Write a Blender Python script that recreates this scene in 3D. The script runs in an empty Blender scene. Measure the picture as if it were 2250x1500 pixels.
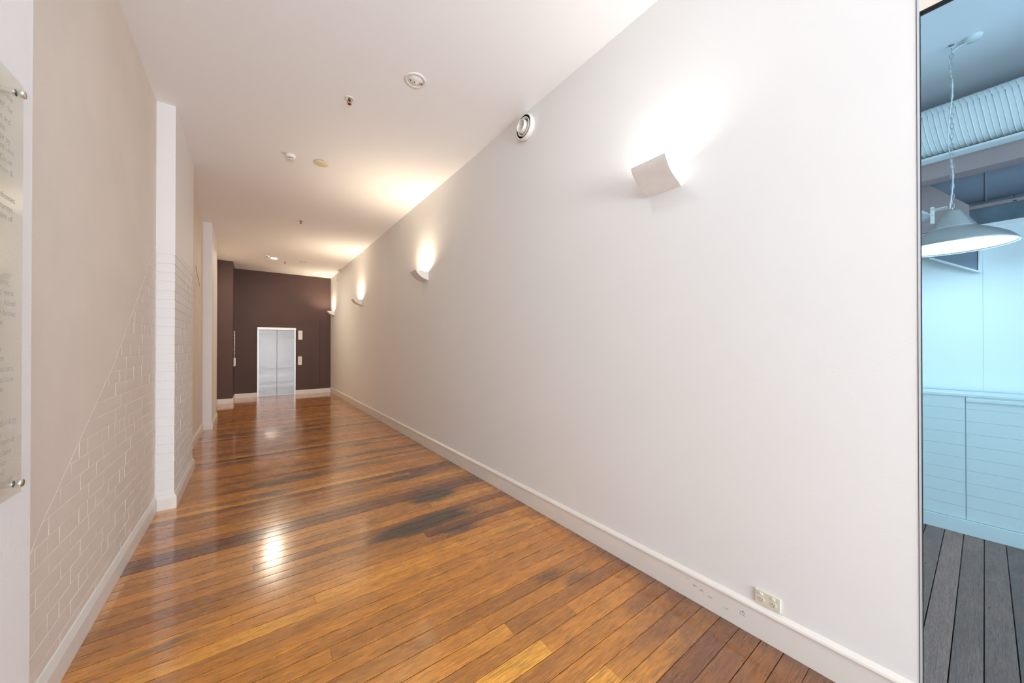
import bpy, bmesh, math, random
from mathutils import Vector, Matrix
random.seed(7)
sc = bpy.context.scene
COL = sc.collection

# ---------------------------------------------------------------- camera
f_px, W_px = 772.0, 2250.0
pitch = math.atan(.0045)
yaw = math.atan((1125 - 551) / f_px)
F = Vector((math.sin(yaw) * math.cos(pitch), math.cos(yaw) * math.cos(pitch), math.sin(pitch)))
R = Vector((math.cos(yaw), -math.sin(yaw), 0))
U = R.cross(F)
cam_d = bpy.data.cameras.new('camera')
cam = bpy.data.objects.new('camera', cam_d)
COL.objects.link(cam)
cam_d.sensor_width = 36.0
cam_d.lens = 36.0 * f_px / W_px
cam_d.shift_y = 7.5 / W_px
cam_d.clip_start = .02
M = Matrix((R, U, -F)).transposed().to_4x4()
M.translation = (0, 0, 1.55)
cam.matrix_world = M
sc.camera = cam

# ---------------------------------------------------------------- world, big lights, exposure
w = bpy.data.worlds.new('world')
sc.world = w
w.use_nodes = True
w.node_tree.nodes['Background'].inputs[0].default_value = (.8, .85, 1, 1)
w.node_tree.nodes['Background'].inputs[1].default_value = .3
sc.view_settings.view_transform = 'Standard'
sc.view_settings.look = 'None'
sc.view_settings.exposure = 0.77
sc.view_settings.gamma = 1
sc.view_settings.use_curve_mapping = False
try:
    sc.cycles.use_denoising = True
    sc.cycles.max_bounces = 10
    sc.cycles.diffuse_bounces = 6
    sc.cycles.sample_clamp_indirect = 1.6
except Exception:
    pass


def area(name, loc, d, sx, sy, power, col, spread=None):
    l = bpy.data.lights.new(name, 'AREA')
    l.shape = 'RECTANGLE'
    l.size, l.size_y = sx, sy
    l.energy = power
    l.color = col
    if spread:
        l.spread = spread
    o = bpy.data.objects.new(name, l)
    COL.objects.link(o)
    o.location = loc
    o.rotation_euler = Vector(d).to_track_quat('-Z', 'Z' if abs(d[2]) < .9 else 'Y').to_euler()
    return o


# unseen fill added behind the camera to brighten the corridor and its ceiling
area('lobby_fill', (.75, -5.4, 1.75), (0, 1, .55), 2.75, 2.7, 345, (.90, .95, 1.0))
# unseen fill added to lift the office ceiling (cool against the warm corridor lamps)
area('office_fill', (4.2, -3.3, 1.9), (0, 1, .1), 3.4, 2.6, 50, (.36, .64, .98))


# ---------------------------------------------------------------- materials
def mat(name, col, rough=.6, metal=0., spec=.5, bump=0., bscale=40., var=0., vscale=3., coat=0., emis=None, estr=0., alpha=1.):
    m = bpy.data.materials.new(name)
    m.use_nodes = True
    n, l = m.node_tree.nodes, m.node_tree.links
    b = n['Principled BSDF']
    b.inputs['Base Color'].default_value = (*col, 1)
    b.inputs['Roughness'].default_value = rough
    b.inputs['Metallic'].default_value = metal
    b.inputs['Specular IOR Level'].default_value = spec
    b.inputs['Coat Weight'].default_value = coat
    if emis:
        b.inputs['Emission Color'].default_value = (*emis, 1)
        b.inputs['Emission Strength'].default_value = estr
    tc = n.new('ShaderNodeTexCoord')
    if var:
        t = n.new('ShaderNodeTexNoise')
        t.inputs['Scale'].default_value = vscale
        t.inputs['Detail'].default_value = 5
        l.new(tc.outputs['Object'], t.inputs['Vector'])
        r = n.new('ShaderNodeMapRange')
        r.inputs[1].default_value, r.inputs[2].default_value = .3, .7
        r.inputs[3].default_value, r.inputs[4].default_value = 1 - var, 1 + var * .3
        l.new(t.outputs['Fac'], r.inputs[0])
        mx = n.new('ShaderNodeMix')
        mx.data_type = 'RGBA'
        mx.blend_type = 'MULTIPLY'
        mx.inputs[0].default_value = 1
        mx.inputs[6].default_value = (*col, 1)
        l.new(r.outputs[0], mx.inputs[7])
        l.new(mx.outputs[2], b.inputs['Base Color'])
    if bump:
        t2 = n.new('ShaderNodeTexNoise')
        t2.inputs['Scale'].default_value = bscale
        t2.inputs['Detail'].default_value = 6
        l.new(tc.outputs['Object'], t2.inputs['Vector'])
        bp = n.new('ShaderNodeBump')
        bp.inputs['Strength'].default_value = bump
        bp.inputs['Distance'].default_value = .01
        l.new(t2.outputs['Fac'], bp.inputs['Height'])
        l.new(bp.outputs[0], b.inputs['Normal'])
    return m


M_ceil = mat('ceiling_paint', (.93, .93, .94), .85, bump=.05, bscale=120)
M_wall = mat('white_wall_paint', (.835, .84, .835), .6, bump=.06, bscale=90, var=.015, vscale=1.5)
M_beige = mat('beige_wall_paint', (.80, .715, .63), .7, bump=.12, bscale=70, var=.05, vscale=2.5)
M_pier = mat('white_pier_paint', (.83, .81, .80), .6, bump=.15, bscale=60)
M_base = mat('white_gloss_baseboard', (.82, .78, .73), .35, bump=.05, bscale=50, var=.03, vscale=6)
M_brown = mat('aubergine_wall_paint', (.100, .060, .055), .6, spec=.3, bump=.06, bscale=80, var=.1, vscale=2)
M_dark = mat('dark_gap', (.012, .009, .007), .9)
M_plastic = mat('white_plastic', (.82, .80, .76), .35)
M_cream = mat('cream_plastic', (.74, .69, .56), .4)
M_creamdisc = mat('aged_cream_plastic', (.80, .72, .48), .5)
M_black = mat('black_void', (.01, .01, .01), .6)
M_brass = mat('dark_brass', (.25, .12, .07), .35, .9)
M_chrome = mat('chrome', (.8, .79, .77), .18, 1.)
M_alu = mat('brushed_aluminium', (.56, .55, .53), .38, .8, bump=.05, bscale=200)
M_silver = mat('silver_painted_metal', (.84, .82, .80), .5, .15, bump=.03, bscale=60, var=.05, vscale=20)
M_lampw = mat('white_enamel', (.86, .84, .80), .3)
M_offwall = mat('office_white_paint', (.78, .82, .82), .6, bump=.05, bscale=80)
M_offpanel = mat('office_painted_boards', (.66, .74, .74), .5, bump=.1, bscale=40)
M_duct = mat('white_painted_duct', (.80, .84, .84), .45, bump=.05, bscale=60)
M_lilac = mat('grey_lilac_beam_paint', (.40, .30, .30), .7, bump=.1, bscale=100)
M_bluegrey = mat('blue_grey_duct_wrap', (.20, .25, .32), .6, bump=.2, bscale=10)
M_cloud = mat('mottled_blue_wall', (.32, .50, .62), .8, var=.35, vscale=5)
M_glow = mat('pendant_glow', (1, 1, 1), .5, emis=(.58, .82, 1.0), estr=9)
M_tube = mat('lamp_tube_glow', (1, 1, 1), .5, emis=(1.0, .80, .56), estr=12)
M_down = mat('downlight_glow', (1, 1, 1), .5, emis=(1.0, .86, .66), estr=600)
M_down1 = mat('near_downlight_glow', (1, 1, 1), .5, emis=(.97, .98, 1.0), estr=68)
M_chan = mat('satin_channel_metal', (.62, .68, .74), .45, .3)
M_text = mat('etched_letter_grey', (.40, .37, .32), .7)
M_scuff = mat('dark_rubber_scuff', (.22, .21, .21), .8)
M_red = mat('red_button', (.5, .03, .03), .4)
M_btn = mat('dark_button', (.06, .06, .07), .4)


def glass(name, tint, refl=1.0):
    m = bpy.data.materials.new(name)
    m.use_nodes = True
    n, l = m.node_tree.nodes, m.node_tree.links
    n.remove(n['Principled BSDF'])
    tr = n.new('ShaderNodeBsdfTransparent')
    tr.inputs[0].default_value = (*tint, 1)
    gl = n.new('ShaderNodeBsdfGlossy')
    gl.inputs['Roughness'].default_value = .02
    gl.inputs[0].default_value = (refl, refl, refl, 1)
    fr = n.new('ShaderNodeFresnel')
    fr.inputs[0].default_value = 1.45
    mx = n.new('ShaderNodeMixShader')
    ge = n.new('ShaderNodeNewGeometry')
    mu = n.new('ShaderNodeMath')
    mu.operation = 'SUBTRACT'
    mu.use_clamp = True
    l.new(fr.outputs[0], mu.inputs[0])
    l.new(ge.outputs['Backfacing'], mu.inputs[1])
    l.new(mu.outputs[0], mx.inputs[0])
    l.new(tr.outputs[0], mx.inputs[1])
    l.new(gl.outputs[0], mx.inputs[2])
    l.new(mx.outputs[0], n['Material Output'].inputs[0])
    return m


M_glass = glass('office_glass', (.88, .96, .985), .6)
M_signglass = glass('sign_glass', (.93, .93, .89))


def lift_steel():
    m = mat('brushed_lift_steel', (.24, .232, .232), .36, 1.)
    n, l = m.node_tree.nodes, m.node_tree.links
    b = n['Principled BSDF']
    tc = n.new('ShaderNodeTexCoord')
    mp = n.new('ShaderNodeMapping')
    mp.inputs['Scale'].default_value = (.3, 1, 1.5)
    wv = n.new('ShaderNodeTexNoise')
    wv.inputs['Scale'].default_value = 1.3
    wv.inputs['Detail'].default_value = 2.5
    mp2 = n.new('ShaderNodeMapping')
    mp2.inputs['Scale'].default_value = (2, 1, 160)
    fn = n.new('ShaderNodeTexNoise')
    fn.inputs['Scale'].default_value = 3
    l.new(tc.outputs['Object'], mp.inputs[0])
    l.new(mp.outputs[0], wv.inputs['Vector'])
    l.new(tc.outputs['Object'], mp2.inputs[0])
    l.new(mp2.outputs[0], fn.inputs['Vector'])
    b1 = n.new('ShaderNodeBump')
    b1.inputs['Strength'].default_value = .7
    b1.inputs['Distance'].default_value = .035
    b2 = n.new('ShaderNodeBump')
    b2.inputs['Strength'].default_value = .05
    b2.inputs['Distance'].default_value = .002
    l.new(wv.outputs['Fac'], b1.inputs['Height'])
    l.new(fn.outputs['Fac'], b2.inputs['Height'])
    l.new(b1.outputs[0], b2.inputs['Normal'])
    l.new(b2.outputs[0], b.inputs['Normal'])
    return m


M_lift = lift_steel()


def wood(name, office=False):
    """varnished boards; every board carries its own tone (point attribute)"""
    m = bpy.data.materials.new(name)
    m.use_nodes = True
    n, l = m.node_tree.nodes, m.node_tree.links
    b = n['Principled BSDF']

    def node(t, **k):
        o = n.new(t)
        for a, v in k.items():
            setattr(o, a, v)
        return o

    def mth(op, a, bb=None, c=None, clamp=False):
        o = node('ShaderNodeMath', operation=op)
        o.use_clamp = clamp
        for i, v in enumerate((a, bb, c)):
            if v is None:
                continue
            if isinstance(v, (int, float)):
                o.inputs[i].default_value = v
            else:
                l.new(v, o.inputs[i])
        return o.outputs[0]

    def mix(fac, a, bb, mode='MIX'):
        o = node('ShaderNodeMix', data_type='RGBA', blend_type=mode)
        for i, v in ((0, fac), (6, a), (7, bb)):
            if isinstance(v, (int, float)):
                o.inputs[i].default_value = v
            elif isinstance(v, tuple):
                o.inputs[i].default_value = (*v, 1)
            else:
                l.new(v, o.inputs[i])
        return o.outputs[2]

    def noise(scale, mscale, detail=5, rough=.6, wsrc=None, dist=0.):
        mp = node('ShaderNodeMapping')
        mp.inputs['Scale'].default_value = mscale
        l.new(tc.outputs['Object'], mp.inputs[0])
        o = node('ShaderNodeTexNoise', noise_dimensions='4D')
        o.inputs['Scale'].default_value = scale
        o.inputs['Detail'].default_value = detail
        o.inputs['Roughness'].default_value = rough
        o.inputs['Distortion'].default_value = dist
        l.new(mp.outputs[0], o.inputs['Vector'])
        if wsrc is not None:
            l.new(wsrc, o.inputs['W'])
        return o.outputs['Fac']

    tc = node('ShaderNodeTexCoord')
    sx = node('ShaderNodeSeparateXYZ')
    l.new(tc.outputs['Object'], sx.inputs[0])
    X, Y = sx.outputs[0], sx.outputs[1]
    at = node('ShaderNodeAttribute', attribute_name='tone')
    sp = node('ShaderNodeSeparateColor')
    l.new(at.outputs['Color'], sp.inputs[0])
    tone, rnd, red = sp.outputs[0], sp.outputs[1], sp.outputs[2]
    wv = mth('MULTIPLY', rnd, 60)
    # tone ramp honey -> brown
    cr = node('ShaderNodeValToRGB')
    e = cr.color_ramp.elements
    if office:
        e[0].position, e[0].color = 0, (.12, .055, .038, 1)
        e[1].position, e[1].color = 1, (.40, .19, .135, 1)
    else:
        e[0].position, e[0].color = 0, (.15, .047, .018, 1)
        e[1].position, e[1].color = 1, (.80, .43, .10, 1)
        x = e.new(.35)
        x.color = (.42, .185, .042, 1)
        x = e.new(.68)
        x.color = (.60, .27, .058, 1)
    slow = noise(1.4, (.9, 5, 1), 3, .5, wv)
    t2 = mth('ADD', tone, mth('MULTIPLY', mth('SUBTRACT', slow, .5), .75), clamp=True)
    l.new(t2, cr.inputs[0])
    col = cr.outputs[0]
    # fine grain streaks
    g = noise(9, (1.1, 26, 1), 7, .65, wv, .6 if not office else 2.2)
    gr = node('ShaderNodeMapRange')
    gr.inputs[1].default_value, gr.inputs[2].default_value = .36, .66
    gr.inputs[3].default_value, gr.inputs[4].default_value = .38, 1.25
    l.new(g, gr.inputs[0])
    gc = node('ShaderNodeCombineColor')
    for i in range(3):
        l.new(gr.outputs[0], gc.inputs[i])
    col = mix(1.0, col, gc.outputs[0], 'MULTIPLY')
    g2 = noise(9, (.45, 62, 1), 4, .7, wv, .25 if not office else 1.2)
    gr2 = node('ShaderNodeMapRange')
    gr2.inputs[1].default_value, gr2.inputs[2].default_value = .36, .60
    gr2.inputs[3].default_value, gr2.inputs[4].default_value = .60, 1.12
    l.new(g2, gr2.inputs[0])
    gc2 = node('ShaderNodeCombineColor')
    for i in range(3):
        l.new(gr2.outputs[0], gc2.inputs[i])
    col = mix(1.0, col, gc2.outputs[0], 'MULTIPLY')
    # nail holes and small knocks
    vo = node('ShaderNodeTexVoronoi')
    vo.inputs['Scale'].default_value = 17
    l.new(tc.outputs['Object'], vo.inputs['Vector'])
    vs = node('ShaderNodeSeparateColor')
    l.new(vo.outputs['Color'], vs.inputs[0])
    hole = mth('MULTIPLY', mth('LESS_THAN', vo.outputs['Distance'], .055), mth('GREATER_THAN', vs.outputs[0], .62))
    col = mix(mth('MULTIPLY', hole, .8), col, (.03, .016, .012))
    # short dark flecks
    fl = noise(30, (.7, 14, 1), 2, .5, wv)
    flm = mth('GREATER_THAN', fl, .69)
    col = mix(mth('MULTIPLY', flm, .6), col, (.07, .03, .02))
    # water / oil stains with a shape of their own
    if not office:
        tot = None
        for (cx, cy, rx, ry, k) in STAINS:
            dx = mth('DIVIDE', mth('SUBTRACT', X, cx), rx * 1.25)
            dy = mth('DIVIDE', mth('SUBTRACT', Y, cy), ry * 1.5)
            d2 = mth('ADD', mth('MULTIPLY', dx, dx), mth('MULTIPLY', dy, dy))
            gsn = mth('MULTIPLY', mth('EXPONENT', mth('MULTIPLY', d2, -1.0)), k)
            tot = gsn if tot is None else mth('ADD', tot, gsn)
        sn = noise(3.2, (1.0, 3.2, 1), 5, .6, mth('MULTIPLY', rnd, .8))
        sm = mth('ADD', tot, mth('MULTIPLY', mth('SUBTRACT', sn, .5), 1.1))
        sr = node('ShaderNodeMapRange', interpolation_type='SMOOTHSTEP')
        sr.inputs[1].default_value, sr.inputs[2].default_value = .25, .85
        l.new(sm, sr.inputs[0])
        sm = mth('MULTIPLY', sr.outputs[0], mth('MULTIPLY', mth('GREATER_THAN', tot, .06), .96))
        col = mix(sm, col, (.026, .018, .022))
        # worn redder boards by the right-hand doorway
        wr = node('ShaderNodeMapRange', interpolation_type='SMOOTHSTEP')
        wr.inputs[1].default_value, wr.inputs[2].default_value = .0, 1.0
        wn = mth('ADD', mth('MULTIPLY', mth('SUBTRACT', X, 1.75), 1.5), mth('MULTIPLY', mth('SUBTRACT', 1.55, Y), 1.1))
        wn = mth('ADD', wn, mth('MULTIPLY', mth('SUBTRACT', noise(4, (1, 2, 1), 4, .6, wv), .5), 1.6))
        l.new(wn, wr.inputs[0])
        col = mix(mth('MULTIPLY', wr.outputs[0], .8), col, mix(gr.outputs[0], (.020, .009, .008), (.145, .052, .026)))
        # darker edge along the right baseboard
        ed = node('ShaderNodeMapRange', interpolation_type='SMOOTHSTEP')
        ed.inputs[1].default_value, ed.inputs[2].default_value = 2.06, 2.19
        l.new(mth('ADD', X, mth('MULTIPLY', mth('SUBTRACT', fl, .5), .25)), ed.inputs[0])
        col = mix(mth('MULTIPLY', ed.outputs[0], .6), col, (.05, .022, .014))
    # nail holes: two rows per joist
    col = mix(1.0, col, (1.28, 1.05, .45) if not office else (1, 1, 1), 'MULTIPLY')
    l.new(col, b.inputs['Base Color'])
    # varnish gloss
    rn = noise(5, (1, 3, 1), 5, .6)
    rr = node('ShaderNodeMapRange')
    rr.inputs[1].default_value, rr.inputs[2].default_value = .3, .7
    rr.inputs[3].default_value, rr.inputs[4].default_value = (.2, .34) if not office else (.25, .45)
    l.new(rn, rr.inputs[0])
    l.new(rr.outputs[0], b.inputs['Roughness'])
    b.inputs['Specular IOR Level'].default_value = .5
    b.inputs['IOR'].default_value = 1.5
    b.inputs['Coat IOR'].default_value = 1.62 if not office else 1.5
    b.inputs['Coat Weight'].default_value = 1.0 if not office else .3
    b.inputs['Coat Roughness'].default_value = .06 if not office else .15
    if not office:
        # varnish scratched by feet down the middle of the corridor
        wx = mth('DIVIDE', mth('SUBTRACT', X, .45), .75)
        wear = mth('EXPONENT', mth('MULTIPLY', mth('MULTIPLY', wx, wx), -1.0))
        cn = noise(3, (1, 1, 1), 4, .6)
        cro = mth('ADD', mth('MULTIPLY', mth('MULTIPLY', wear, cn), .28), .035)
        l.new(cro, b.inputs['Coat Roughness'])
    bn = noise(14, (1, 5, 1), 4, .55, wv)
    bp = node('ShaderNodeBump')
    bp.inputs['Strength'].default_value = .002 if not office else .2
    bp.inputs['Distance'].default_value = .006
    l.new(bn, bp.inputs['Height'])
    bn2 = noise(160, (1, 1.6, 1), 2, .5)
    bp2 = node('ShaderNodeBump')
    bp2.inputs['Strength'].default_value = .012 if not office else .06
    bp2.inputs['Distance'].default_value = .0012
    l.new(bn2, bp2.inputs['Height'])
    l.new(bp.outputs[0], bp2.inputs['Normal'])
    l.new(bp2.outputs[0], b.inputs['Normal'])
    return m


# centre x, y, radius x, y, strength (metres on the floor)
STAINS = [(1.50, 3.42, .26, .13, 1.0), (1.36, 2.94, .34, .10, 1.0), (1.02, 2.93, .26, .06, .85), (1.50, 4.10, .32, .07, .8),
          (1.42, 2.66, .22, .06, .7), (1.43, 5.91, .30, .10, .75), (1.81, 2.39, .22, .05, .6), (.19, 4.47, .42, .10, .62),
          (-.02, 3.60, .3, .05, .5), (.35, 4.85, .5, .10, .7), (.75, 7.4, .5, .09, .7), (1.62, 1.75, .18, .05, .55),
          (.55, 6.1, .3, .08, .4), (1.75, 1.62, .15, .04, .6), (1.2, 4.9, .35, .08, .5), (-.3, 2.55, .25, .04, .6), (.35, 1.25, .22, .04, .5)]
M_wood = wood('varnished_hardwood_boards')
M_woodoff = wood('dark_hardwood_boards', True)


# ---------------------------------------------------------------- helpers
def box(bm, x0, x1, y0, y1, z0, z1):
    v = [bm.verts.new((x, y, z)) for x in (x0, x1) for y in (y0, y1) for z in (z0, z1)]
    for q in ((0, 1, 3, 2), (4, 6, 7, 5), (0, 4, 5, 1), (2, 3, 7, 6), (0, 2, 6, 4), (1, 5, 7, 3)):
        bm.faces.new([v[i] for i in q])
    return v


def bx(*a, bevel=0.):
    bm = bmesh.new()
    box(bm, *a)
    bmesh.ops.recalc_face_normals(bm, faces=bm.faces)
    if bevel:
        bmesh.ops.bevel(bm, geom=bm.edges[:], offset=bevel, segments=2, profile=.6, affect='EDGES')
    return bm


def lathe(bm, prof, n=32, axis='Z', c=(0, 0, 0), smooth=True):
    """prof: (radius, along) pairs revolved about the axis through c"""
    rings = []
    for r, a in prof:
        ring = []
        for i in range(n):
            t = 2 * math.pi * i / n
            p = {'Z': (r * math.cos(t), r * math.sin(t), a), 'X': (a, r * math.cos(t), r * math.sin(t)),
                 'Y': (r * math.cos(t), a, r * math.sin(t))}[axis]
            ring.append(bm.verts.new((p[0] + c[0], p[1] + c[1], p[2] + c[2])))
        rings.append(ring)
    for A, B in zip(rings, rings[1:]):
        for i in range(n):
            fc = bm.faces.new((A[i], A[(i + 1) % n], B[(i + 1) % n], B[i]))
            fc.smooth = smooth
    return rings


def cyl(bm, r, a0, a1, n=24, axis='Z', c=(0, 0, 0)):
    rg = lathe(bm, [(r, a0), (r, a1)], n, axis, c)
    bm.faces.new(rg[0])
    bm.faces.new(rg[1])


def tube(bm, pts, r, n=8, closed=False):
    pts = [Vector(p) for p in pts]
    rings = []
    N = len(pts)
    for i, p in enumerate(pts):
        if closed:
            t = pts[(i + 1) % N] - pts[i - 1]
        else:
            t = pts[min(i + 1, N - 1)] - pts[max(i - 1, 0)]
        t.normalize()
        a = t.cross(Vector((0, 0, 1)) if abs(t.z) < .9 else Vector((1, 0, 0))).normalized()
        b2 = t.cross(a)
        rings.append([bm.verts.new(p + r * (math.cos(2 * math.pi * k / n) * a + math.sin(2 * math.pi * k / n) * b2)) for k in range(n)])
    for i in range(N if closed else N - 1):
        A, B = rings[i], rings[(i + 1) % N]
        for k in range(n):
            bm.faces.new((A[k], A[(k + 1) % n], B[(k + 1) % n], B[k])).smooth = True
    if not closed:
        bm.faces.new(rings[0])
        bm.faces.new(rings[-1])


def prism(bm, poly, lo, hi, axis='Y'):
    """poly in the plane across the axis: Y -> (x,z), X -> (y,z), Z -> (x,y)"""
    def P(p, t):
        return {'Y': (p[0], t, p[1]), 'X': (t, p[0], p[1]), 'Z': (p[0], p[1], t)}[axis]
    A = [bm.verts.new(P(p, lo)) for p in poly]
    B = [bm.verts.new(P(p, hi)) for p in poly]
    bm.faces.new(A)
    bm.faces.new(B)
    for i in range(len(poly)):
        j = (i + 1) % len(poly)
        bm.faces.new((A[i], A[j], B[j], B[i]))


def obj(name, bm, m, parent=None, loc=None):
    if isinstance(bm, bmesh.types.BMesh):
        bmesh.ops.recalc_face_normals(bm, faces=bm.faces)
        me = bpy.data.meshes.new(name)
        bm.to_mesh(me)
        bm.free()
    else:
        me = bm
    if not me.materials:
        me.materials.append(m)
    o = bpy.data.objects.new(name, me)
    COL.objects.link(o)
    if parent:
        o.parent = parent
    if loc:
        o.location = loc
    return o


def thing(name, label, cat, loc=(0, 0, 0), group=None):
    o = bpy.data.objects.new(name, None)
    COL.objects.link(o)
    o.location = loc
    o.empty_display_size = .1
    o['label'] = label
    o['category'] = cat
    if group:
        o['group'] = group
    return o


def struct(name, bm, m, label, cat, parent=None):
    o = obj(name, bm, m, parent)
    if not parent:
        o['kind'] = 'structure'
        o['label'] = label
        o['category'] = cat
    return o


def copy_tree(o, parent=None):
    c = o.copy()
    COL.objects.link(c)
    c.parent = parent
    for ch in list(o.children):
        copy_tree(ch, c)
    return c


# ---------------------------------------------------------------- setting
WR, WL, PX = 2.185, -.722, -.588      # right wall, left wall, pier faces
H, YE, YG = 3.87, 13.3, .162          # ceiling, lift wall, end of the right wall

bm = bx(-1.0, 7.0, -5.75, 13.6, H, H + .12)
struct('ceiling', bm, M_ceil, 'flat white ceiling over the whole corridor and office', 'ceiling')
bm = bmesh.new()
prism(bm, [(WR, YG), (WR + .018, YG), (WR + .09, YG + .06), (WR + .09, 13.5), (WR, 13.5)], 0, H, 'Z')
struct('wall_right', bm, M_wall, 'long plain off-white wall carrying the row of uplights', 'wall')
struct('trim_1', bx(WR, WR + .02, -3.5, YG - .0085, 2.914, H), M_beige, 'beige header above the glass partition, top right corner', 'header')
bm = bmesh.new()
box(bm, -.85, 2.3, YE, YE + .2, 0, H)
wall_end = struct('wall_end', bm, M_brown, 'dark aubergine wall around the lift doors', 'wall')
bm = bmesh.new()
box(bm, 1.857, 1.863, YE - .0025, YE, .14, 2.45)
obj('panel_joint', bm, M_dark, wall_end)

# floors -----------------------------------------------------------------
floor = struct('floor', bx(-1.0, WR + .05, -5.75, 13.5, -.08, -.021), M_dark, 'glossy honey hardwood strip floor of the corridor', 'floor')
floor2 = struct('floor', bx(WR + .05, 7.0, -3.6, 3.0, -.08, -.021), M_dark, 'dark grey-brown board floor behind the glass', 'floor')


def plank_mesh(bm, x0, x1, y0, y1, tone, lay, crown=.0):
    yc, w2 = (y0 + y1) / 2, (y1 - y0) / 2
    dz = random.uniform(-.0005, 0)
    tl = random.uniform(-.00002, .00002)
    prof = [(-1, -.0007), (-.96, -.0001), (-.5, crown * .75), (0, crown), (.5, crown * .75), (.96, -.0001), (1, -.0007)]
    prof = [(yc + t * w2, z - crown + dz + tl * t) for t, z in prof]
    A = [bm.verts.new((x0, y, z)) for y, z in prof] + [bm.verts.new((x0, y1, -.021)), bm.verts.new((x0, y0, -.021))]
    B = [bm.verts.new((x1, y, z)) for y, z in prof] + [bm.verts.new((x1, y1, -.021)), bm.verts.new((x1, y0, -.021))]
    n = len(A)
    for i in range(n):
        if i == n - 2:
            continue
        fc = bm.faces.new((A[i], A[(i + 1) % n], B[(i + 1) % n], B[i]))
        fc.smooth = False
    bm.faces.new(A)
    bm.faces.new(B)
    for v in A + B:
        v[lay] = tone


def make_plank(x0, x1, y0, y1, tone, m, parent):
    bm = bmesh.new()
    lay = bm.verts.layers.float_color.new('tone')
    plank_mesh(bm, x0, x1, y0, y1, tone, lay)
    return obj('plank', bm, m, parent)


seams = [.007]
while seams[-1] < 1.93:
    seams.append(seams[-1] + .1015 + random.uniform(-.003, .003))
while seams[-1] < 13.28:
    seams.append(seams[-1] + .0975 + random.uniform(-.003, .003))
seams[-1] = YE - .001
lo = [.007]
while lo[-1] > -1.6:
    lo.append(lo[-1] - .1015)
seams = lo[:0:-1] + seams
cnt = 0
stuff_bm = bmesh.new()
slay = stuff_bm.verts.layers.float_color.new('tone')
fixed = {}   # row start y -> joint x positions seen in the photograph
FIX = [(2.583, [-.086]), (2.438, [.32, 2.02]), (.94, [1.715]), (1.03, [1.39]), (2.66, [1.9]), (2.95, [1.55]), (3.42, [1.75]), (2.83, [1.45])]
for i in range(len(seams) - 1):
    y0, y1 = seams[i], seams[i + 1]
    js = None
    for yy, xs in FIX:
        if y0 <= yy < y1:
            js = xs
    if js is None:
        js = []
        x = random.uniform(-2.2, 1.6)
        while x < WR:
            if x > -.45 and x < 1.95:
                js.append(x)
            x += random.uniform(1.6, 3.6)
    ends = [WL - .02] + js + [WR + .045]
    rowtone = random.gauss(.54, .15)
    if random.random() < .14:
        rowtone -= .28
    if 3.4 < y0 < 4.9:
        rowtone -= .16
    for k in range(len(ends) - 1):
        tn = min(1, max(0, rowtone + random.gauss(0, .17)))
        if abs(y0 - 1.0) < .06 and k == 0 and js == [1.39]:
            tn = .95
        tone = (tn, random.random(), random.random(), 1)
        gp = random.uniform(.0024, .0044) if y0 > 1.8 else random.uniform(.002, .0046)
        a = (ends[k] + .0006, ends[k + 1] - .0006, y0 + gp / 2, y1 - gp / 2, tone)
        if cnt < 296:
            make_plank(*a, M_wood, floor)
            cnt += 1
        else:
            plank_mesh(stuff_bm, *a, slay)
if len(stuff_bm.verts):
    o = obj('far_planks', stuff_bm, M_wood, floor)
    o['kind'] = 'stuff'
else:
    stuff_bm.free()
seams2 = [s for s in seams if -1.6 < s < 2.2]
for y0, y1 in zip(seams2, seams2[1:]):
    tone = (min(1, max(0, random.gauss(.5, .22))), random.random(), random.random(), 1)
    make_plank(WR + .055, 4.75, y0 + .0022, y1 - .0022, tone, M_woodoff, floor2)


# left wall ----------------------------------------------------------------
def jit_box(bm, x0, x1, y0, y1, z0, z1, j=.0009, bev=.0016):
    t = bmesh.new()
    box(t, x0, x1, y0, y1, z0, z1)
    bmesh.ops.recalc_face_normals(t, faces=t.faces)
    for v in t.verts:
        v.co += Vector([random.uniform(-j, j) for _ in range(3)])
    bmesh.ops.bevel(t, geom=t.edges[:], offset=bev, segments=1, affect='EDGES')
    me = bpy.data.meshes.new('brick')
    t.to_mesh(me)
    t.free()
    return me


CH = .0862   # course height
cache = {}


def brick(x0, x1, y0, y1, z0, z1, m, parent):
    lx, ly, lz = round(x1 - x0, 3), round(y1 - y0, 3), round(z1 - z0, 3)
    key = (lx, ly, lz, m.name, random.randrange(3))
    if key not in cache:
        me = jit_box(None, 0, lx, 0, ly, 0, lz)
        me.materials.append(m)
        cache[key] = me
    o = bpy.data.objects.new('brick', cache[key])
    COL.objects.link(o)
    o.parent = parent
    o.location = (x0 + random.uniform(-.0008, .0008), y0, z0)
    return o


Z0 = .10
bm = bmesh.new()
box(bm, WL - .25, WL - .0018, -5.6, 13.5, 0, H)
wall_left = struct('wall_left', bm, M_beige, 'beige left wall, painted brick low down and smooth plaster above', 'wall')
diag = [(2.22, .60), (2.397, .77), (2.75, 1.0), (3.405, 1.434), (4.0, 1.93), (4.569, 2.436)]


def dz(y):
    for (a, b), (c, d) in zip(diag, diag[1:]):
        if a <= y <= c:
            return b + (d - b) * (y - a) / (c - a)
    return .5 if y < diag[0][0] else 2.47


P1 = (4.66, 5.985)
P2 = (8.66, 9.80)
nb = 0
for c in range(28):
    z0 = Z0 + c * CH
    if z0 > 2.45:
        break
    header = c % 4 == 2
    L = .118 if header else .24
    y = 1.9 - (L / 2 if c % 2 else 0)
    while y < P1[0]:
        a, b = max(y, 1.885), min(y + L - .0015, P1[0])
        if b - a > .02 and dz(b) > z0 - .02:
            if nb < 298:
                brick(WL - .03, WL, a, b, z0 + .0016, z0 + CH - .0016, M_beige, wall_left)
                nb += 1
        y += L
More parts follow.
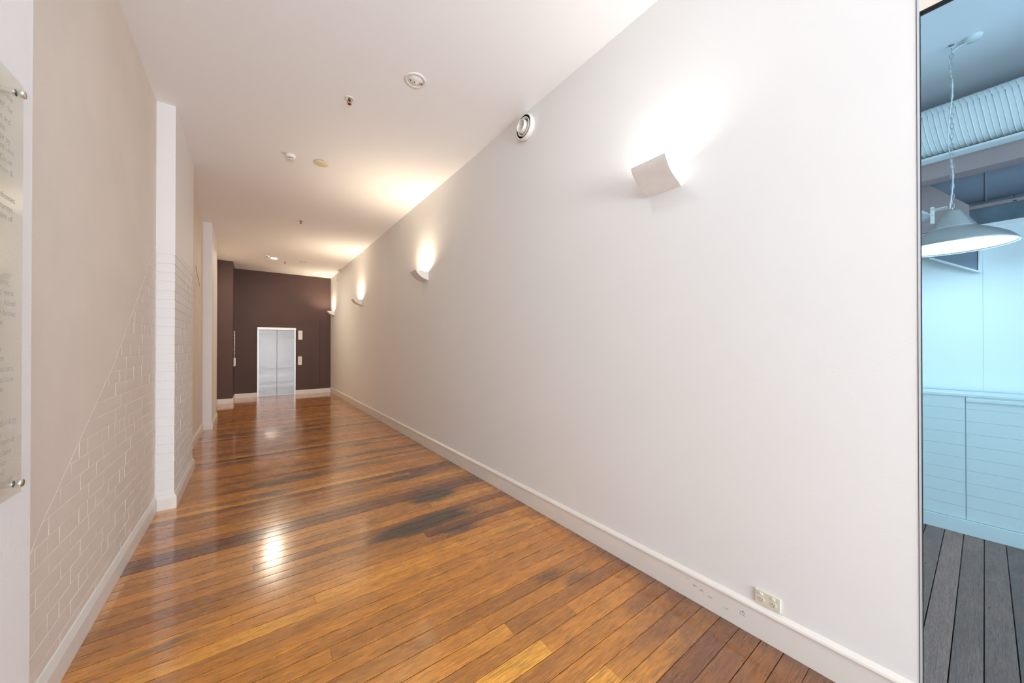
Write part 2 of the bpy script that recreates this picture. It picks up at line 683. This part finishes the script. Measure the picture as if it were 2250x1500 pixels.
# smooth plaster over everything above the slanting line
bm = bmesh.new()
poly = [(1.80, .45)] + diag + [(P1[0], 2.50), (P1[0], H), (1.80, H)]
prism(bm, poly, WL - .002, WL + .0025, 'X')
bmesh.ops.triangulate(bm, faces=[f for f in bm.faces if len(f.verts) > 4])
obj('plaster_skin', bm, M_beige, wall_left)
bm = bmesh.new()
tube(bm, [(WL + .0022, y, z) for y, z in diag] + [(WL + .0022, P1[0], 2.50)], .0016, 6)
obj('plaster_edge', bm, M_beige, wall_left)
bm = bx(WL - .003, WL + .002, P1[1], P2[0], 0, H)
obj('plaster_skin', bm, M_beige, wall_left)
bm = bmesh.new()
tube(bm, [(WL + .002, 7.62, 2.86), (WL + .003, 7.9, 2.72), (WL + .002, 8.2, 2.60)], .004, 5)
obj('patched_crack', bm, mat('brown_crack', (.3, .2, .14), .9), wall_left)

# piers
p0 = struct('pillar', bx(WL - .01, -.582, -5.6, 1.885, 0, H, bevel=.006), M_pier, 'nearest white pier at the left edge, behind the glass sign', 'pillar')


def brick_pier(y0, y1, label, ztop, bricks):
    bm = bmesh.new()
    # plastered upper shaft, brick core below
    box(bm, WL - .01, PX, y0, y1, ztop, H)
    box(bm, WL - .01, PX - .0038, y0 + .0038, y1 - .0038, 0, ztop)
    p = struct('pillar', bm, M_pier, label, 'pillar')
    if bricks:
        c = 0
        while Z0 + c * CH < ztop - .01:
            z0 = Z0 + c * CH
            L = .118 if c % 4 == 2 else .24
            y = y0
            first = True
            while y < y1 - .01:
                LL = L if not (first and c % 2) else L / 2 + .002
                b = min(y + LL - .003, y1)
                if y1 - b < .04:
                    b = y1
                zt = min(z0 + CH - .003, ztop)
                e = random.uniform(0, .004) if first else 0
                brick(PX - .13, PX + .0005, y - e, b, z0 + .003, zt, M_pier, p)
                y = b + .003
                first = False
            c += 1
    return p


pil1 = brick_pier(*P1, 'white painted brick pier, nearer of the two brick-sized piers on the left', 2.478, True)
pil2 = brick_pier(*P2, 'slimmer white pier further down the left side, before the dark wall', 3.22, False)
bm = bmesh.new()
box(bm, PX - .13, PX + .002, P2[0] - .004, P2[1] + .002, 0, 3.22)
obj('render_coat', bm, M_pier, pil2)
struct('pillar', bx(WL - .01, -.392, 12.22, YE, 0, H), M_brown, 'dark aubergine boxed column left of the lift', 'pillar')


# baseboards
def board(name, segs, prof, m, label, cat='baseboard'):
    """segs: list of (x0,y0,x1,y1,nx,ny) with the outward normal; prof: (out, z)"""
    bm = bmesh.new()
    for x0, y0, x1, y1, nx, ny, e0, e1 in segs:
        d = Vector((x1 - x0, y1 - y0)).normalized()
        A = [bm.verts.new((x0 + nx * o + d.x * (-o * e0), y0 + ny * o + d.y * (-o * e0), z)) for o, z in prof]
        B = [bm.verts.new((x1 + nx * o + d.x * (o * e1), y1 + ny * o + d.y * (o * e1), z)) for o, z in prof]
        for i in range(len(prof)):
            j = (i + 1) % len(prof)
            bm.faces.new((A[i], A[j], B[j], B[i]))
        bm.faces.new(A)
        bm.faces.new(B)
    return struct(name, bm, m, label, cat)


profL = [(0, 0), (.020, 0), (.020, .102), (.017, .110), (.006, .137), (0, .141)]
profE = [(0, 0), (.016, 0), (.016, .132), (.012, .138), (0, .138)]
profR = [(0, 0), (.016, 0), (.016, .138), (.021, .141), (.023, .149), (.020, .158), (.011, .166), (.003, .173), (0, .174)]
board('baseboard_left', [
    (-.582, -5.6, -.582, 1.885, 1, 0, 0, 1), (-.582, 1.885, WL, 1.885, 0, 1, 1, -1),
    (WL, 1.885, WL, P1[0], 1, 0, -1, -1), (WL, P1[0], PX, P1[0], 0, -1, -1, 1),
    (PX, P1[0], PX, P1[1], 1, 0, 1, 1), (PX, P1[1], WL, P1[1], 0, 1, 1, -1),
    (WL, P1[1], WL, P2[0], 1, 0, -1, -1), (WL, P2[0], PX, P2[0], 0, -1, -1, 1),
    (PX, P2[0], PX, P2[1], 1, 0, 1, 1), (PX, P2[1], WL, P2[1], 0, 1, 1, -1),
    (WL, P2[1], WL, 12.22, 1, 0, -1, -1)], profL, M_base, 'cream baseboard with sloped top stepping around the left piers')
board('baseboard_end', [
    (WL, 12.22, -.392, 12.22, 0, -1, -1, 1), (-.392, 12.22, -.392, YE, 1, 0, 1, -1),
    (-.392, YE, .155, YE, 0, -1, -1, 0), (1.165, YE, WR, YE, 0, -1, 0, -1)], profE, M_base, 'cream baseboard under the dark lift wall')
bbr = board('baseboard_right', [(WR, YE, WR, YG, -1, 0, -1, 0)], profR, M_base, 'long white baseboard with rounded cap under the right wall')
# thin shadow gap under the right baseboard plus scuffs
for (y, z, a, s, rot) in [(1.055, .098, .030, .008, .5), (1.015, .090, .026, .010, .3), (.80, .088, .024, .022, .2), (1.10, .118, .016, .004, .4), (.98, .076, .05, .004, .35), (.885, .062, .04, .003, .6)]:
    bm = bmesh.new()
    xx = WR - .0165
    a, s = a * 1.25, s * 1.2
    for k in range(9):
        oy, oz = random.uniform(-a / 2.6, a / 2.6), random.uniform(-s / 2, s / 2)
        pts = []
        for t in range(8):
            th = 2 * math.pi * t / 8
            rr_ = random.uniform(.5, 1)
            pts.append((y + oy + a / 7 * rr_ * math.cos(th), z + oz - rot * oy * .6 + s / 9 * rr_ * math.sin(th) + rot * a / 9 * math.cos(th) * rr_))
        prism(bm, pts, xx, xx + .0003 + .00004 * k, 'X')
    obj('scuff_mark', bm, M_scuff, bbr)

# back wall behind the photographer and office shell
struct('wall_lobby', bx(WR, WR + .09, -5.6, -3.5, 0, H), M_wall, 'lobby wall beyond the glass partition', 'wall')
struct('wall_office_back', bx(WR, 7.0, -3.6, -3.5, 0, H), M_wall, 'office wall behind the photographer', 'wall')
struct('wall_back', bx(-1.0, WR + .09, -5.75, -5.6, 0, H), M_wall, 'plain wall behind the photographer', 'wall')
struct('wall_office', bx(5.95, 6.1, -3.5, 3.0, 0, H), M_cloud, 'mottled blue upper back wall of the office', 'wall')
struct('wall_office_side', bx(WR + .09, 6.1, 2.6, 2.75, 0, H), M_offwall, 'office side wall', 'wall')

# ---------------------------------------------------------------- glass partition
t = thing('window_1', 'tall clear glass partition with slim steel channel, right edge', 'glass partition', (WR, 0, 0))
t['kind'] = 'structure'
obj('pane', bx(.006, .016, -3.3, YG - .0095, .004, 2.904), M_glass, t)
bm = bmesh.new()
box(bm, -.001, .004, YG - .0085, YG, 0, H)
box(bm, .018, .024, YG - .0085, YG, 0, H)
box(bm, .004, .018, YG - .004, YG, 0, 2.912)
obj('side_channel', bm, M_chan, t)
bm = bmesh.new()
box(bm, -.001, .024, -3.3, YG - .0085, 2.907, 2.914)
obj('top_channel', bm, M_dark, t)
obj('gasket', bx(-.0015, .0195, YG - .0102, YG - .0085, .0, 2.905), M_dark, t)
obj('wall_gasket', bx(-.0015, .000, YG - .001, YG + .0006, .0, H), M_dark, t)

# ---------------------------------------------------------------- office behind the glass
XL = 4.75
t = thing('low_wall', 'low pale blue boarded wall behind the glass', 'low wall', (XL, 0, 0))
t['kind'] = 'structure'
obj('core', bx(.012, .33, -3.3, 2.55, 0, 1.135), M_offpanel, t)
for k in range(10):
    z0 = .12 + k * .1015
    for (ya, yb) in ((-3.3, .094), (.098, 2.55)):
        obj('panel_board', bx(0, .014, ya, yb, z0 + .0005, z0 + .101, bevel=.0006), M_offpanel, t)
obj('skirting', bx(-.018, .012, -3.3, 2.55, 0, .116, bevel=.003), M_offpanel, t)
obj('cap', bx(-.006, .34, -3.3, 2.55, 1.135, 1.157, bevel=.003), M_offpanel, t)
obj('rail', bx(-.008, .002, -3.3, .094, 1.095, 1.118, bevel=.002), M_offpanel, t)
# rear wall lining standing on the low wall
t = thing('wall_lining', 'smooth pale blue wall panels lit by the pendant lamp', 'wall panel', (5.1, 0, 0))
t['kind'] = 'structure'
obj('panel', bx(0, .10, -3.3, .006, 1.157, 2.585), M_offwall, t)
obj('panel', bx(.001, .10, .0068, 2.55, 1.157, 2.585), M_offwall, t)
obj('ledge', bx(-.01, .84, -3.3, 2.55, 2.585, 2.61), M_offwall, t)
# spiral duct
t = thing('spiral_duct', 'white ribbed round air duct under the office ceiling', 'duct', (4.7, 0, 3.39))
bm = bmesh.new()
r0 = .192
lathe(bm, [(r0, -3.3), (r0, 2.5)], 40, 'Y')
obj('duct_shell', bm, M_duct, t)
STEP = .029
for k in range(-32, 52):
    bm = bmesh.new()
    n = 40
    # one turn of the spiral lock seam, running round from the top over the corridor side
    pts = []
    for i in range(n + 1):
        th = math.pi / 2 + 2 * math.pi * i / n
        pts.append(((r0 + .0005) * math.cos(th), k * STEP - 6 * STEP * i / n + .02, (r0 + .0005) * math.sin(th)))
    tube(bm, pts, .0034 if k % 2 else .0022, 5)
    obj('rib', bm, M_duct, t)
for y in (-.75, .9):
    bm = bmesh.new()
    tube(bm, [(0, y, r0), (0, y, .478)], .004, 6)
    obj('hanger_rod', bm, M_chrome, t)
bm = bmesh.new()
box(bm, -.06, .06, -3.3, 2.5, -.244, -.228)
obj('ledge_strip', bm, M_duct, t)
# beam
bm = bmesh.new()
box(bm, 4.78, 4.945, -3.3, 2.5, 1.55 + 1.4627, 1.55 + 1.70)
struct('trim_2', bm, M_lilac, 'grey lilac beam running below the white ribbed duct', 'beam')
# dark wrapped duct behind the beam
t = thing('wrapped_duct', 'dark blue wrapped duct behind the lilac beam', 'duct', (5.4, 0, 3.17))
bm = bmesh.new()
lathe(bm, [(.28, -3.3), (.28, .62)], 40, 'Y')
obj('duct_shell', bm, M_bluegrey, t)
for y in (-1.0, -.01):
    bm = bmesh.new()
    tube(bm, [(.281 * math.cos(2 * math.pi * i / 36), y, .281 * math.sin(2 * math.pi * i / 36)) for i in range(36)], .006, 5, True)
    obj('seam_band', bm, M_bluegrey, t)
for y in (-.9, .25):
    bm = bmesh.new()
    tube(bm, [(0, y, .279), (0, y, .699)], .004, 6)
    obj('hanger_rod', bm, M_chrome, t)
t = thing('curtain_rail', 'thin pale rail below the dark wrapped duct', 'rail', (5.3, 0, 2.80))
obj('rail_bar', bx(-.015, .015, -3.2, .10, .0, .032, bevel=.004), M_lilac, t)
for y in (-.16, -1.5):
    obj('rail_clip', bx(-.02, -.012, y - .010, y + .010, .004, .012), M_dark, t)
    bm = bmesh.new()
    tube(bm, [(.0, y, .04), (.03, y, .07)], .004, 6)
    obj('bracket', bm, M_chrome, t)
# lilac sheet put in where the upper office wall is only unlit
bm = bmesh.new()
prism(bm, [(.076, 2.612), (.076, 2.79), (.36, 3.115), (.50, 3.27), (2.5, 3.27), (2.5, 2.612)], 5.06, 5.11, 'X')
struct('trim_3', bm, M_lilac, 'added grey lilac bulkhead with sloping top edge, for the unlit wall behind the pendant lamp', 'bulkhead')
# wedge shaped wall unit under the lamp
t = thing('wall_unit', 'wedge-shaped grey-blue unit on the office wall below the pendant', 'wall unit', (5.1, 0, 2.2))
bm = bmesh.new()
prism(bm, [(.034, .0), (.034, .36), (.30, .36), (.30, .17)], -.10, 0, 'X')
bmesh.ops.recalc_face_normals(bm, faces=bm.faces)
obj('housing', bm, M_bluegrey, t)
bm = bmesh.new()
prism(bm, [(.030, -.012), (.02, -.01), (.02, .37), (.030, .37)], -.108, 0, 'X')
prism(bm, [(.03, -.014), (.03, .0), (.30, .172), (.30, .158)], -.108, 0, 'X')
obj('edge_trim', bm, M_offwall, t)

# pendant lamp
LX, LY, LZ = 4.318, .143, 2.305


def pendant(loc, label, full=True):
    t = thing('pendant_light', label, 'pendant lamp', loc, 'galvanised industrial pendants in the office')
    bm = bmesh.new()
    pr_ = [(.300, .0), (.303, .004), (.292, .022), (.262, .056), (.215, .090), (.165, .120), (.125, .138), (.120, .147), (.1195, .149), (.0465, .276), (.043, .280), (.0, .281)]
    inn = [(.296, .003), (.255, .050), (.16, .112), (.10, .15), (.0, .16)]
    lathe(bm, pr_[:-1] + [(.001, .281)], 48)
    lathe(bm, inn[:-1] + [(.001, .16)], 48)
    obj('shade', bm, M_alu, t)
    bm = bmesh.new()
    rg = lathe(bm, [(.292, .012), (.15, .006), (.002, .004)], 48)
    obj('glowing_diffuser', bm, M_glow, t)
    bm = bmesh.new()
    lathe(bm, [(.122, .139), (.1225, .146), (.119, .150)], 48)
    obj('neck_ring', bm, M_chrome, t)
    bm = bmesh.new()
    tube(bm, [(.018 * math.cos(a), 0, .30 + .018 * math.sin(a)) for a in [2 * math.pi * i / 16 for i in range(16)]], .003, 6, True)
    obj('hanging_eye', bm, M_chrome, t)
    # cable gland bracket to the far side of the neck
    bm = bmesh.new()
    box(bm, -.055, -.051, .085, .105, .20, .315)
    box(bm, -.080, -.076, .085, .105, .20, .325)
    box(bm, -.080, -.03, .092, .098, .26, .265)
    box(bm, -.080, .0, .02, .10, .305, .309)
    obj('gear_bracket', bm, M_lampw, t)
    top = H - loc[2]
    bm = bmesh.new()
    z = .32
    i = 0
    while z < top - .03:
        ax = (1, 0) if i % 2 else (0, 1)
        pts = []
        for q in range(12):
            a = 2 * math.pi * q / 12
            u, v = .0085 * math.cos(a), .018 * math.sin(a)
            pts.append((u * ax[0], u * ax[1], z + v + .0 + (.004 if math.sin(a) > 0 else -.004)))
        tube(bm, pts, .0024, 5, True)
        z += .0385
        i += 1
    o = obj('chain', bm, M_alu, t)
    bm = bmesh.new()
    pts = []
    zz = .30
    while zz < top - .07:
        pts.append((.011 * math.cos(zz * 9) - .004, .011 * math.sin(zz * 9) + .008, zz))
        zz += .03
    rx, ry = ROSE[0] - LX, ROSE[1] - LY
    for s in range(0, 9):
        u = s / 8
        pts.append((rx * u, ry * u + .008 * (1 - u), top - .07 + .052 * u + .02 * math.sin(u * math.pi) * (1 - u)))
    tube(bm, pts, .0042, 7)
    obj('power_cable', bm, M_duct, t)
    bm = bmesh.new()
    cyl(bm, .014, top - .006, top, 16)
    tube(bm, [(0, 0, top - .004), (0, 0, top - .03)], .004, 6)
    obj('ceiling_hook', bm, M_chrome, t)
    bm = bmesh.new()
    lathe(bm, [(.001, top - .030), (.030, top - .028), (.044, top - .018), (.048, top - .004), (.048, top)], 28, c=(rx, ry, 0))
    obj('ceiling_rose', bm, M_duct, t)
    return t


ROSE = (4.34, .045)
pendant((LX, LY, LZ), 'galvanised dome pendant lamp hanging on a chain, glowing white')
# second lamp, mostly hidden by the wall edge
t = thing('pendant_light', 'partly hidden galvanised pendant shade at the wall edge, unlit', 'pendant lamp', (4.46, .50, 2.62), 'galvanised industrial pendants in the office')
bm = bmesh.new()
lathe(bm, [(.24, .0), (.243, .004), (.22, .030), (.16, .085), (.10, .13), (.05, .21), (.03, .23), (.001, .231)], 40)
obj('shade', bm, M_lampw, t)
bm = bmesh.new()
tube(bm, [(0, 0, .22), (0, 0, H - 2.62)], .004, 6)
obj('power_cable', bm, M_duct, t)

# ---------------------------------------------------------------- lift
t = thing('lift_entrance', 'stainless steel lift doors in the dark end wall', 'lift', (.66, YE, 0))
bm = bmesh.new()
box(bm, -.502, -.462, -.045, .0, 0, 2.068)
obj('jamb', bm, M_alu, t)
bm = bmesh.new()
box(bm, .462, .502, -.045, .0, 0, 2.068)
obj('jamb', bm, M_alu, t)
obj('header', bx(-.502, .512, -.055, 0, 2.068, 2.142, bevel=.003), M_alu, t)
obj('door_panel', bx(-.462, -.003, -.018, -.002, .012, 2.066, bevel=.002), M_lift, t)
obj('door_panel', bx(.003, .462, -.018, -.002, .012, 2.066, bevel=.002), M_lift, t)
obj('centre_gap', bx(-.003, .003, -.006, -.001, .012, 2.066), M_dark, t)
obj('sill', bx(-.502, .502, -.05, .0, .0, .010), M_base, t)
t = thing('lift_indicator', 'pale upright lift position indicator, upper plate right of the lift', 'indicator', (1.293, YE, 1.92))
obj('plate', bx(-.058, .058, -.018, 0, -.148, .148, bevel=.004), M_plastic, t)
obj('display_window', bx(-.03, .03, -.021, -.017, .02, .085, bevel=.003), M_cream, t)
bm = bmesh.new()
lathe(bm, [(.034, -.020), (.034, -.024), (.027, -.024), (.027, -.020)], 24, 'Y', (0, 0, -.07))
obj('speaker_ring', bm, M_silver, t)
t = thing('lift_call_panel', 'pale lift call button plate, lower plate right of the lift', 'call panel', (1.285, YE, 1.09))
obj('plate', bx(-.054, .054, -.018, 0, -.135, .135, bevel=.004), M_plastic, t)
for z, m, r in ((.085, M_btn, .016), (.032, M_btn, .016), (-.020, M_red, .017)):
    if m is M_btn:
        bm = bmesh.new()
        prism(bm, [(-r, z - r * .8), (r, z - r * .8), (0, z + r)], -.023, -.018, 'Y')
    else:
        bm = bmesh.new()
        cyl(bm, r, -.023, -.018, 16, 'Y', (0, 0, z))
    obj('button', bm, m, t)
t = thing('conduit_box', 'white conduit and switch box on the side of the dark column', 'switch box', (-.392, 12.85, 0))
obj('box_cover', bx(0, .045, -.05, .05, 1.00, 1.22, bevel=.004), M_plastic, t)
bm = bmesh.new()
tube(bm, [(.014, 0, 1.22), (.014, 0, 1.98)], .010, 8)
obj('conduit', bm, M_plastic, t)
for z in (1.36, 1.45, 1.80, 1.86, 1.98):
    obj('saddle_clip', bx(0, .028, -.025, .025, z - .01, z + .01, bevel=.002), M_plastic, t)
obj('bottom_clip', bx(0, .03, -.07, .0, .985, 1.0), M_plastic, t)


# ---------------------------------------------------------------- wall uplights
def sconce(yc, label, power, tint):
    """origin on the wall at the foot; -x into the corridor"""
    t = thing('wall_uplight', label, 'wall lamp', (WR, yc, 2.573), 'row of wall uplights on the right wall')
    hw, dep, hh = .117, .205, .132
    # curved front sheet from the front lip down to the wall foot
    arc = []
    P0, P1_, P2_ = Vector((-dep, hh)), Vector((-dep + .045, .032)), Vector((-.028, .0))
    for i in range(13):
        u = i / 12
        p = (1 - u) ** 2 * P0 + 2 * u * (1 - u) * P1_ + u * u * P2_
        arc.append((p.x, p.y))
    th = .004
    bm = bmesh.new()
    prism(bm, arc + [(x + th, z + th * .8) for x, z in reversed(arc)], -hw, hw, 'Y')
    o = obj('curved_front', bm, M_silver, t)
    for s in (-1, 1):
        bm = bmesh.new()
        ck = [(x + .004, z + .003) for x, z in arc] + [(-.004, .006), (-.004, hh - .004), (-dep + .008, hh - .004)]
        ck = [(-dep + .008, hh - .004)] + [(x + .005, z + .004) for x, z in arc[1:]] + [(-.003, .004), (-.003, hh - .004)]
        y0, y1 = sorted((s * (hw - .010), s * (hw - .006)))
        prism(bm, ck, y0, y1, 'Y')
        obj('side_cheek', bm, M_lampw, t)
    obj('back_plate', bx(-.006, 0, -.112, .112, .0, hh - .004), M_lampw, t)
    bm = bmesh.new()
    prism(bm, [(-.030, .0), (-.006, -.006), (0, -.006), (0, .004), (-.022, .004)], -.111, .111, 'Y')
    obj('foot_bracket', bm, M_silver, t)
    bm = bmesh.new()
    cyl(bm, .011, -.06, .06, 14, 'Y', (-.058, 0, .070))
    obj('lamp_tube', bm, M_tube, t)
    o = area('lamp_light', (-.088, 0, .085), (0, 0, 1), .13, .19, power, tint)
    o.parent = t
    return t


WARM = (1.0, .80, .56)
SC = [(1.252, 'nearest and largest curved silver wall uplight on the right wall', 2.3, (1.0, .93, .84)),
      (5.20, 'second wall uplight along the right wall, counted from the camera', 11.5, WARM),
      (9.20, 'third wall uplight along the right wall, second smallest', 11.5, WARM),
      (12.76, 'furthest and smallest wall uplight, beside the dark end wall', 11.5, WARM)]
for y, lb, pw, tn in SC:
    sconce(y, lb, pw, tn)


# ---------------------------------------------------------------- round wall spotlights
def spot(y, z, label):
    t = thing('wall_spotlight', label, 'spotlight', (WR, y, z), 'round white wall fittings high on the right wall')
    R0 = .122
    bm = bmesh.new()
    lathe(bm, [(R0 - .006, 0), (R0, -.006), (R0, -.036), (R0 - .006, -.048), (R0 - .014, -.050), (R0 - .016, -.045), (R0 - .016, -.004), (.001, -.004)], 48, 'X')
    obj('drum_housing', bm, M_plastic, t)
    bm = bmesh.new()
    lathe(bm, [(R0 - .036, -.030), (R0 - .033, -.050), (R0 - .038, -.052), (R0 - .044, -.030), (R0 - .048, -.008)], 48, 'X')
    obj('gimbal_ring', bm, M_silver, t)
    bm = bmesh.new()
    lathe(bm, [(R0 - .0168, -.046), (R0 - .0168, -.008), (R0 - .050, -.008)], 48, 'X')
    obj('dark_recess', bm, M_black, t)
    bm = bmesh.new()
    lathe(bm, [(.060, -.006), (.060, -.072), (.056, -.075), (.053, -.072), (.053, -.02), (.001, -.015)], 40, 'X', (0, .012, .006))
    obj('lamp_barrel', bm, M_lampw, t)
    bm = bmesh.new()
    bm.free()
    for s in (-1, 1):
        obj('pivot_arm', bx(-.035, -.022, -.012, .012, min(s * .062, s * .088), max(s * .062, s * .088)), M_chrome, t)
    return t


spot(2.69, 3.705, 'nearer round white drum spotlight high on the right wall under the ceiling')
spot(11.88, 3.66, 'far small round spotlight high in the corner by the dark wall')


# ---------------------------------------------------------------- ceiling fittings
def emergency(x, y, label):
    t = thing('emergency_light', label, 'ceiling light', (x, y, H), 'round recessed emergency lights')
    bm = bmesh.new()
    lathe(bm, [(.090, 0), (.092, -.004), (.086, -.009), (.078, -.010), (.070, -.006), (.068, .0)], 48)
    obj('rim', bm, M_plastic, t)
    bm = bmesh.new()
    lathe(bm, [(.069, -.001), (.060, -.004), (.045, -.012), (.02, -.017), (.001, -.018)], 40)
    obj('lens_dome', bm, M_lampw, t)
    for (px, py, r, m) in ((-.044, .004, .004, M_btn), (-.006, .004, .006, M_btn), (.040, -.002, .005, M_red), (.056, -.004, .0045, M_btn)):
        bm = bmesh.new()
        cyl(bm, r, -.022, -.006, 12, 'Z', (px, py, 0))
        obj('indicator' if m is M_red else 'screw', bm, m, t)
    return t


emergency(1.146, 2.95, 'large round white emergency light with a dimple, nearest on the ceiling')
emergency(1.129, 11.08, 'small far round emergency light right of the glowing downlight')


def sprinkler(x, y, label):
    t = thing('fire_sprinkler', label, 'sprinkler', (x, y, H), 'brass sprinklers along the ceiling')
    bm = bmesh.new()
    lathe(bm, [(.042, 0), (.042, -.003), (.036, -.006), (.026, -.004), (.022, .0)], 32)
    obj('escutcheon', bm, M_plastic, t)
    bm = bmesh.new()
    cyl(bm, .011, -.016, .0, 14)
    for s in (-1, 1):
        tube(bm, [(s * .010, 0, -.014), (s * .016, 0, -.028), (s * .012, 0, -.042), (0, 0, -.048)], .0028, 6)
    cyl(bm, .004, -.044, -.016, 8)
    obj('frame', bm, M_brass, t)
    bm = bmesh.new()
    cyl(bm, .017, -.052, -.049, 16)
    obj('deflector', bm, M_brass, t)
    return t


sprinkler(.736, 3.542, 'nearest brass fire sprinkler in a white ring on the ceiling')
sprinkler(.736, 7.526, 'middle fire sprinkler on the ceiling, in the darker band')
sprinkler(.745, 11.43, 'furthest fire sprinkler, just right of the glowing downlight')


def smoke(x, y, label):
    t = thing('smoke_detector', label, 'smoke detector', (x, y, H), 'white domed smoke detectors')
    bm = bmesh.new()
    lathe(bm, [(.052, 0), (.053, -.012), (.050, -.016), (.050, -.022), (.042, -.032), (.034, -.034)], 36)
    obj('base', bm, M_plastic, t)
    bm = bmesh.new()
    lathe(bm, [(.034, -.050), (.036, -.047), (.034, -.044), (.030, -.044)], 30)
    rg = lathe(bm, [(.034, -.050), (.02, -.054), (.001, -.055)], 30)
    obj('cap', bm, M_plastic, t)
    bm = bmesh.new()
    cyl(bm, .029, -.046, -.032, 20)
    obj('sensing_chamber', bm, M_black, t)
    for k in range(8):
        a = 2 * math.pi * k / 8
        bm = bmesh.new()
        tube(bm, [(.033 * math.cos(a), .033 * math.sin(a), -.032), (.033 * math.cos(a), .033 * math.sin(a), -.047)], .004, 6)
        obj('vent_rib', bm, M_plastic, t)
    return t


smoke(.385, 5.02, 'nearer white domed smoke detector casting a shadow on the ceiling')
smoke(.32, 10.9, 'far tiny smoke detector left of the glowing downlight')
t = thing('ceiling_disc', 'flat round cream cover plate on the ceiling beside the smoke detector', 'cover plate', (.714, 4.995, H))
bm = bmesh.new()
lathe(bm, [(.078, -.004), (.082, -.006), (.082, -.011), (.078, -.013), (.001, -.014)], 44)
obj('cover', bm, M_creamdisc, t)
bm = bmesh.new()
lathe(bm, [(.074, 0), (.074, -.006), (.001, -.006)], 32)
obj('spacer', bm, M_black, t)


def downlight(x, y, label, m):
    t = thing('downlight', label, 'downlight', (x, y, H), 'round ceiling downlights')
    bm = bmesh.new()
    lathe(bm, [(.088, 0), (.090, -.005), (.080, -.009), (.070, -.007), (.068, -.002)], 36)
    obj('trim_ring', bm, M_lampw, t)
    bm = bmesh.new()
    lathe(bm, [(.069, -.004), (.04, -.010), (.001, -.012)], 32)
    obj('lamp_lens', bm, m, t)


downlight(.483, 11.132, 'round glowing downlight far along the ceiling before the dark wall', M_down)
downlight(1.0, 1.55, 'round ceiling downlight above the nearest wall uplight', M_down1)
downlight(1.0, -2.3, 'added unseen ceiling downlight behind the photographer', M_down1)  # lamp put in out of view for direct light on floor and walls

# ---------------------------------------------------------------- power outlet
t = thing('power_outlet', 'cream double power socket just above the right baseboard', 'power outlet', (WR, .684, .2195))
hw, hh = .0575, .036
obj('face_plate', bx(-.010, 0, -hw, hw, -hh, hh, bevel=.0035), M_cream, t)
for s in (1, -1):
    yc = s * .027
    bm = bmesh.new()
    lathe(bm, [(.0152, -.0098), (.0152, -.0112), (.0146, -.0114), (.001, -.0114)], 28, 'X', (0, yc, -.008))
    so = obj('socket_face', bm, M_cream, t)
    for (dy, dz_, an) in ((.0055, .004, .5), (-.0055, .004, -.5), (0, -.0075, 0)):
        bm = bmesh.new()
        ca, sa = math.cos(an), math.sin(an)
        q = [(-.0011, -.0034), (.0011, -.0034), (.0011, .0034), (-.0011, .0034)]
        prism(bm, [(yc + dy + a * ca - b * sa, -.008 + dz_ + a * sa + b * ca) for a, b in q], -.01175, -.0113, 'X')
        obj('pin_slot', bm, M_black, so)
    bm = bx(-.0145, -.009, yc - .0072, yc + .0072, .0155, .0255, bevel=.002)
    obj('rocker_switch', bm, M_plastic, t)
    bm = bx(-.0108, -.0098, yc - .0085, yc + .0085, .0143, .0267)
    obj('switch_surround', bm, M_silver, t)

# ---------------------------------------------------------------- glass sign on the nearest pier
t = thing('glass_sign', 'clear glass history sign with grey lettering on steel standoffs', 'sign', (-.582, 0, 0))
obj('glass_panel', bx(.029, .035, .35, 1.712, 1.12, 2.325, bevel=.0008), M_signglass, t)
for y, z in ((1.688, 2.292), (1.688, 1.150), (.38, 2.292), (.38, 1.150)):
    bm = bmesh.new()
    lathe(bm, [(.0095, 0), (.0095, .0288)], 20, 'X', (0, y, z))
    so = obj('standoff', bm, M_chrome, t)
    bm = bmesh.new()
    lathe(bm, [(.010, .0352), (.0115, .0365), (.0115, .044), (.0105, .046), (.001, .046)], 24, 'X', (0, y, z))
    obj('cap', bm, M_chrome, so)


def px_on(x, px, py):
    d = F + R * ((px - 1125) / f_px) + U * ((757.53 - py) / f_px)
    k = x / d.x
    return d.y * k, 1.55 + d.z * k


LINES = [('with the', 28, 229), ('used the', 28, 253), ('ps and', 24, 277), ('ria', 11, 287), ('place by', 23, 319), ('vacant until', 32, 346),
         ('& Co, an', 28, 367), ('Pierson &', 28, 390), ('warehouses', 33, 449), ('3 storeys,', 30, 470), ('extent of', 27, 489),
         ('However,', 22, 628), ('buildings were', 30, 651), ('d by Alfred', 34, 674), ('d by Arthur', 34, 696), ('the', 7, 714), ('the', 2, 772),
         ('the', 9, 792), ('tenants,', 31, 814), ('works have', 29, 837), ('an', 8, 860), ('er', 7, 911), ('technology', 36, 926), ('e.', 3, 957),
         ('example of', 32, 967), ('the base', 25, 993), ('columns', 14, 1019), ('ed', 9, 1043), ('proving still', 27, 1056)]
for s, px, py in LINES:
    cu = bpy.data.curves.new('text_line', 'FONT')
    cu.body = s
    cu.size = .024
    cu.align_x = 'RIGHT'
    cu.extrude = .0001
    tmp = bpy.data.objects.new('tmp', cu)
    COL.objects.link(tmp)
    bpy.context.view_layer.update()
    me = bpy.data.meshes.new_from_object(tmp.evaluated_get(bpy.context.evaluated_depsgraph_get()))
    bpy.data.objects.remove(tmp)
    me.materials.clear()
    me.materials.append(M_text)
    y, z = px_on(-.5465, px, py)
    me.transform(Matrix(((0, 0, 1, 0.0353), (1, 0, 0, y), (0, 1, 0, z), (0, 0, 0, 1))))
    me.name = 'text_line'
    obj('text_line', me, M_text, t)
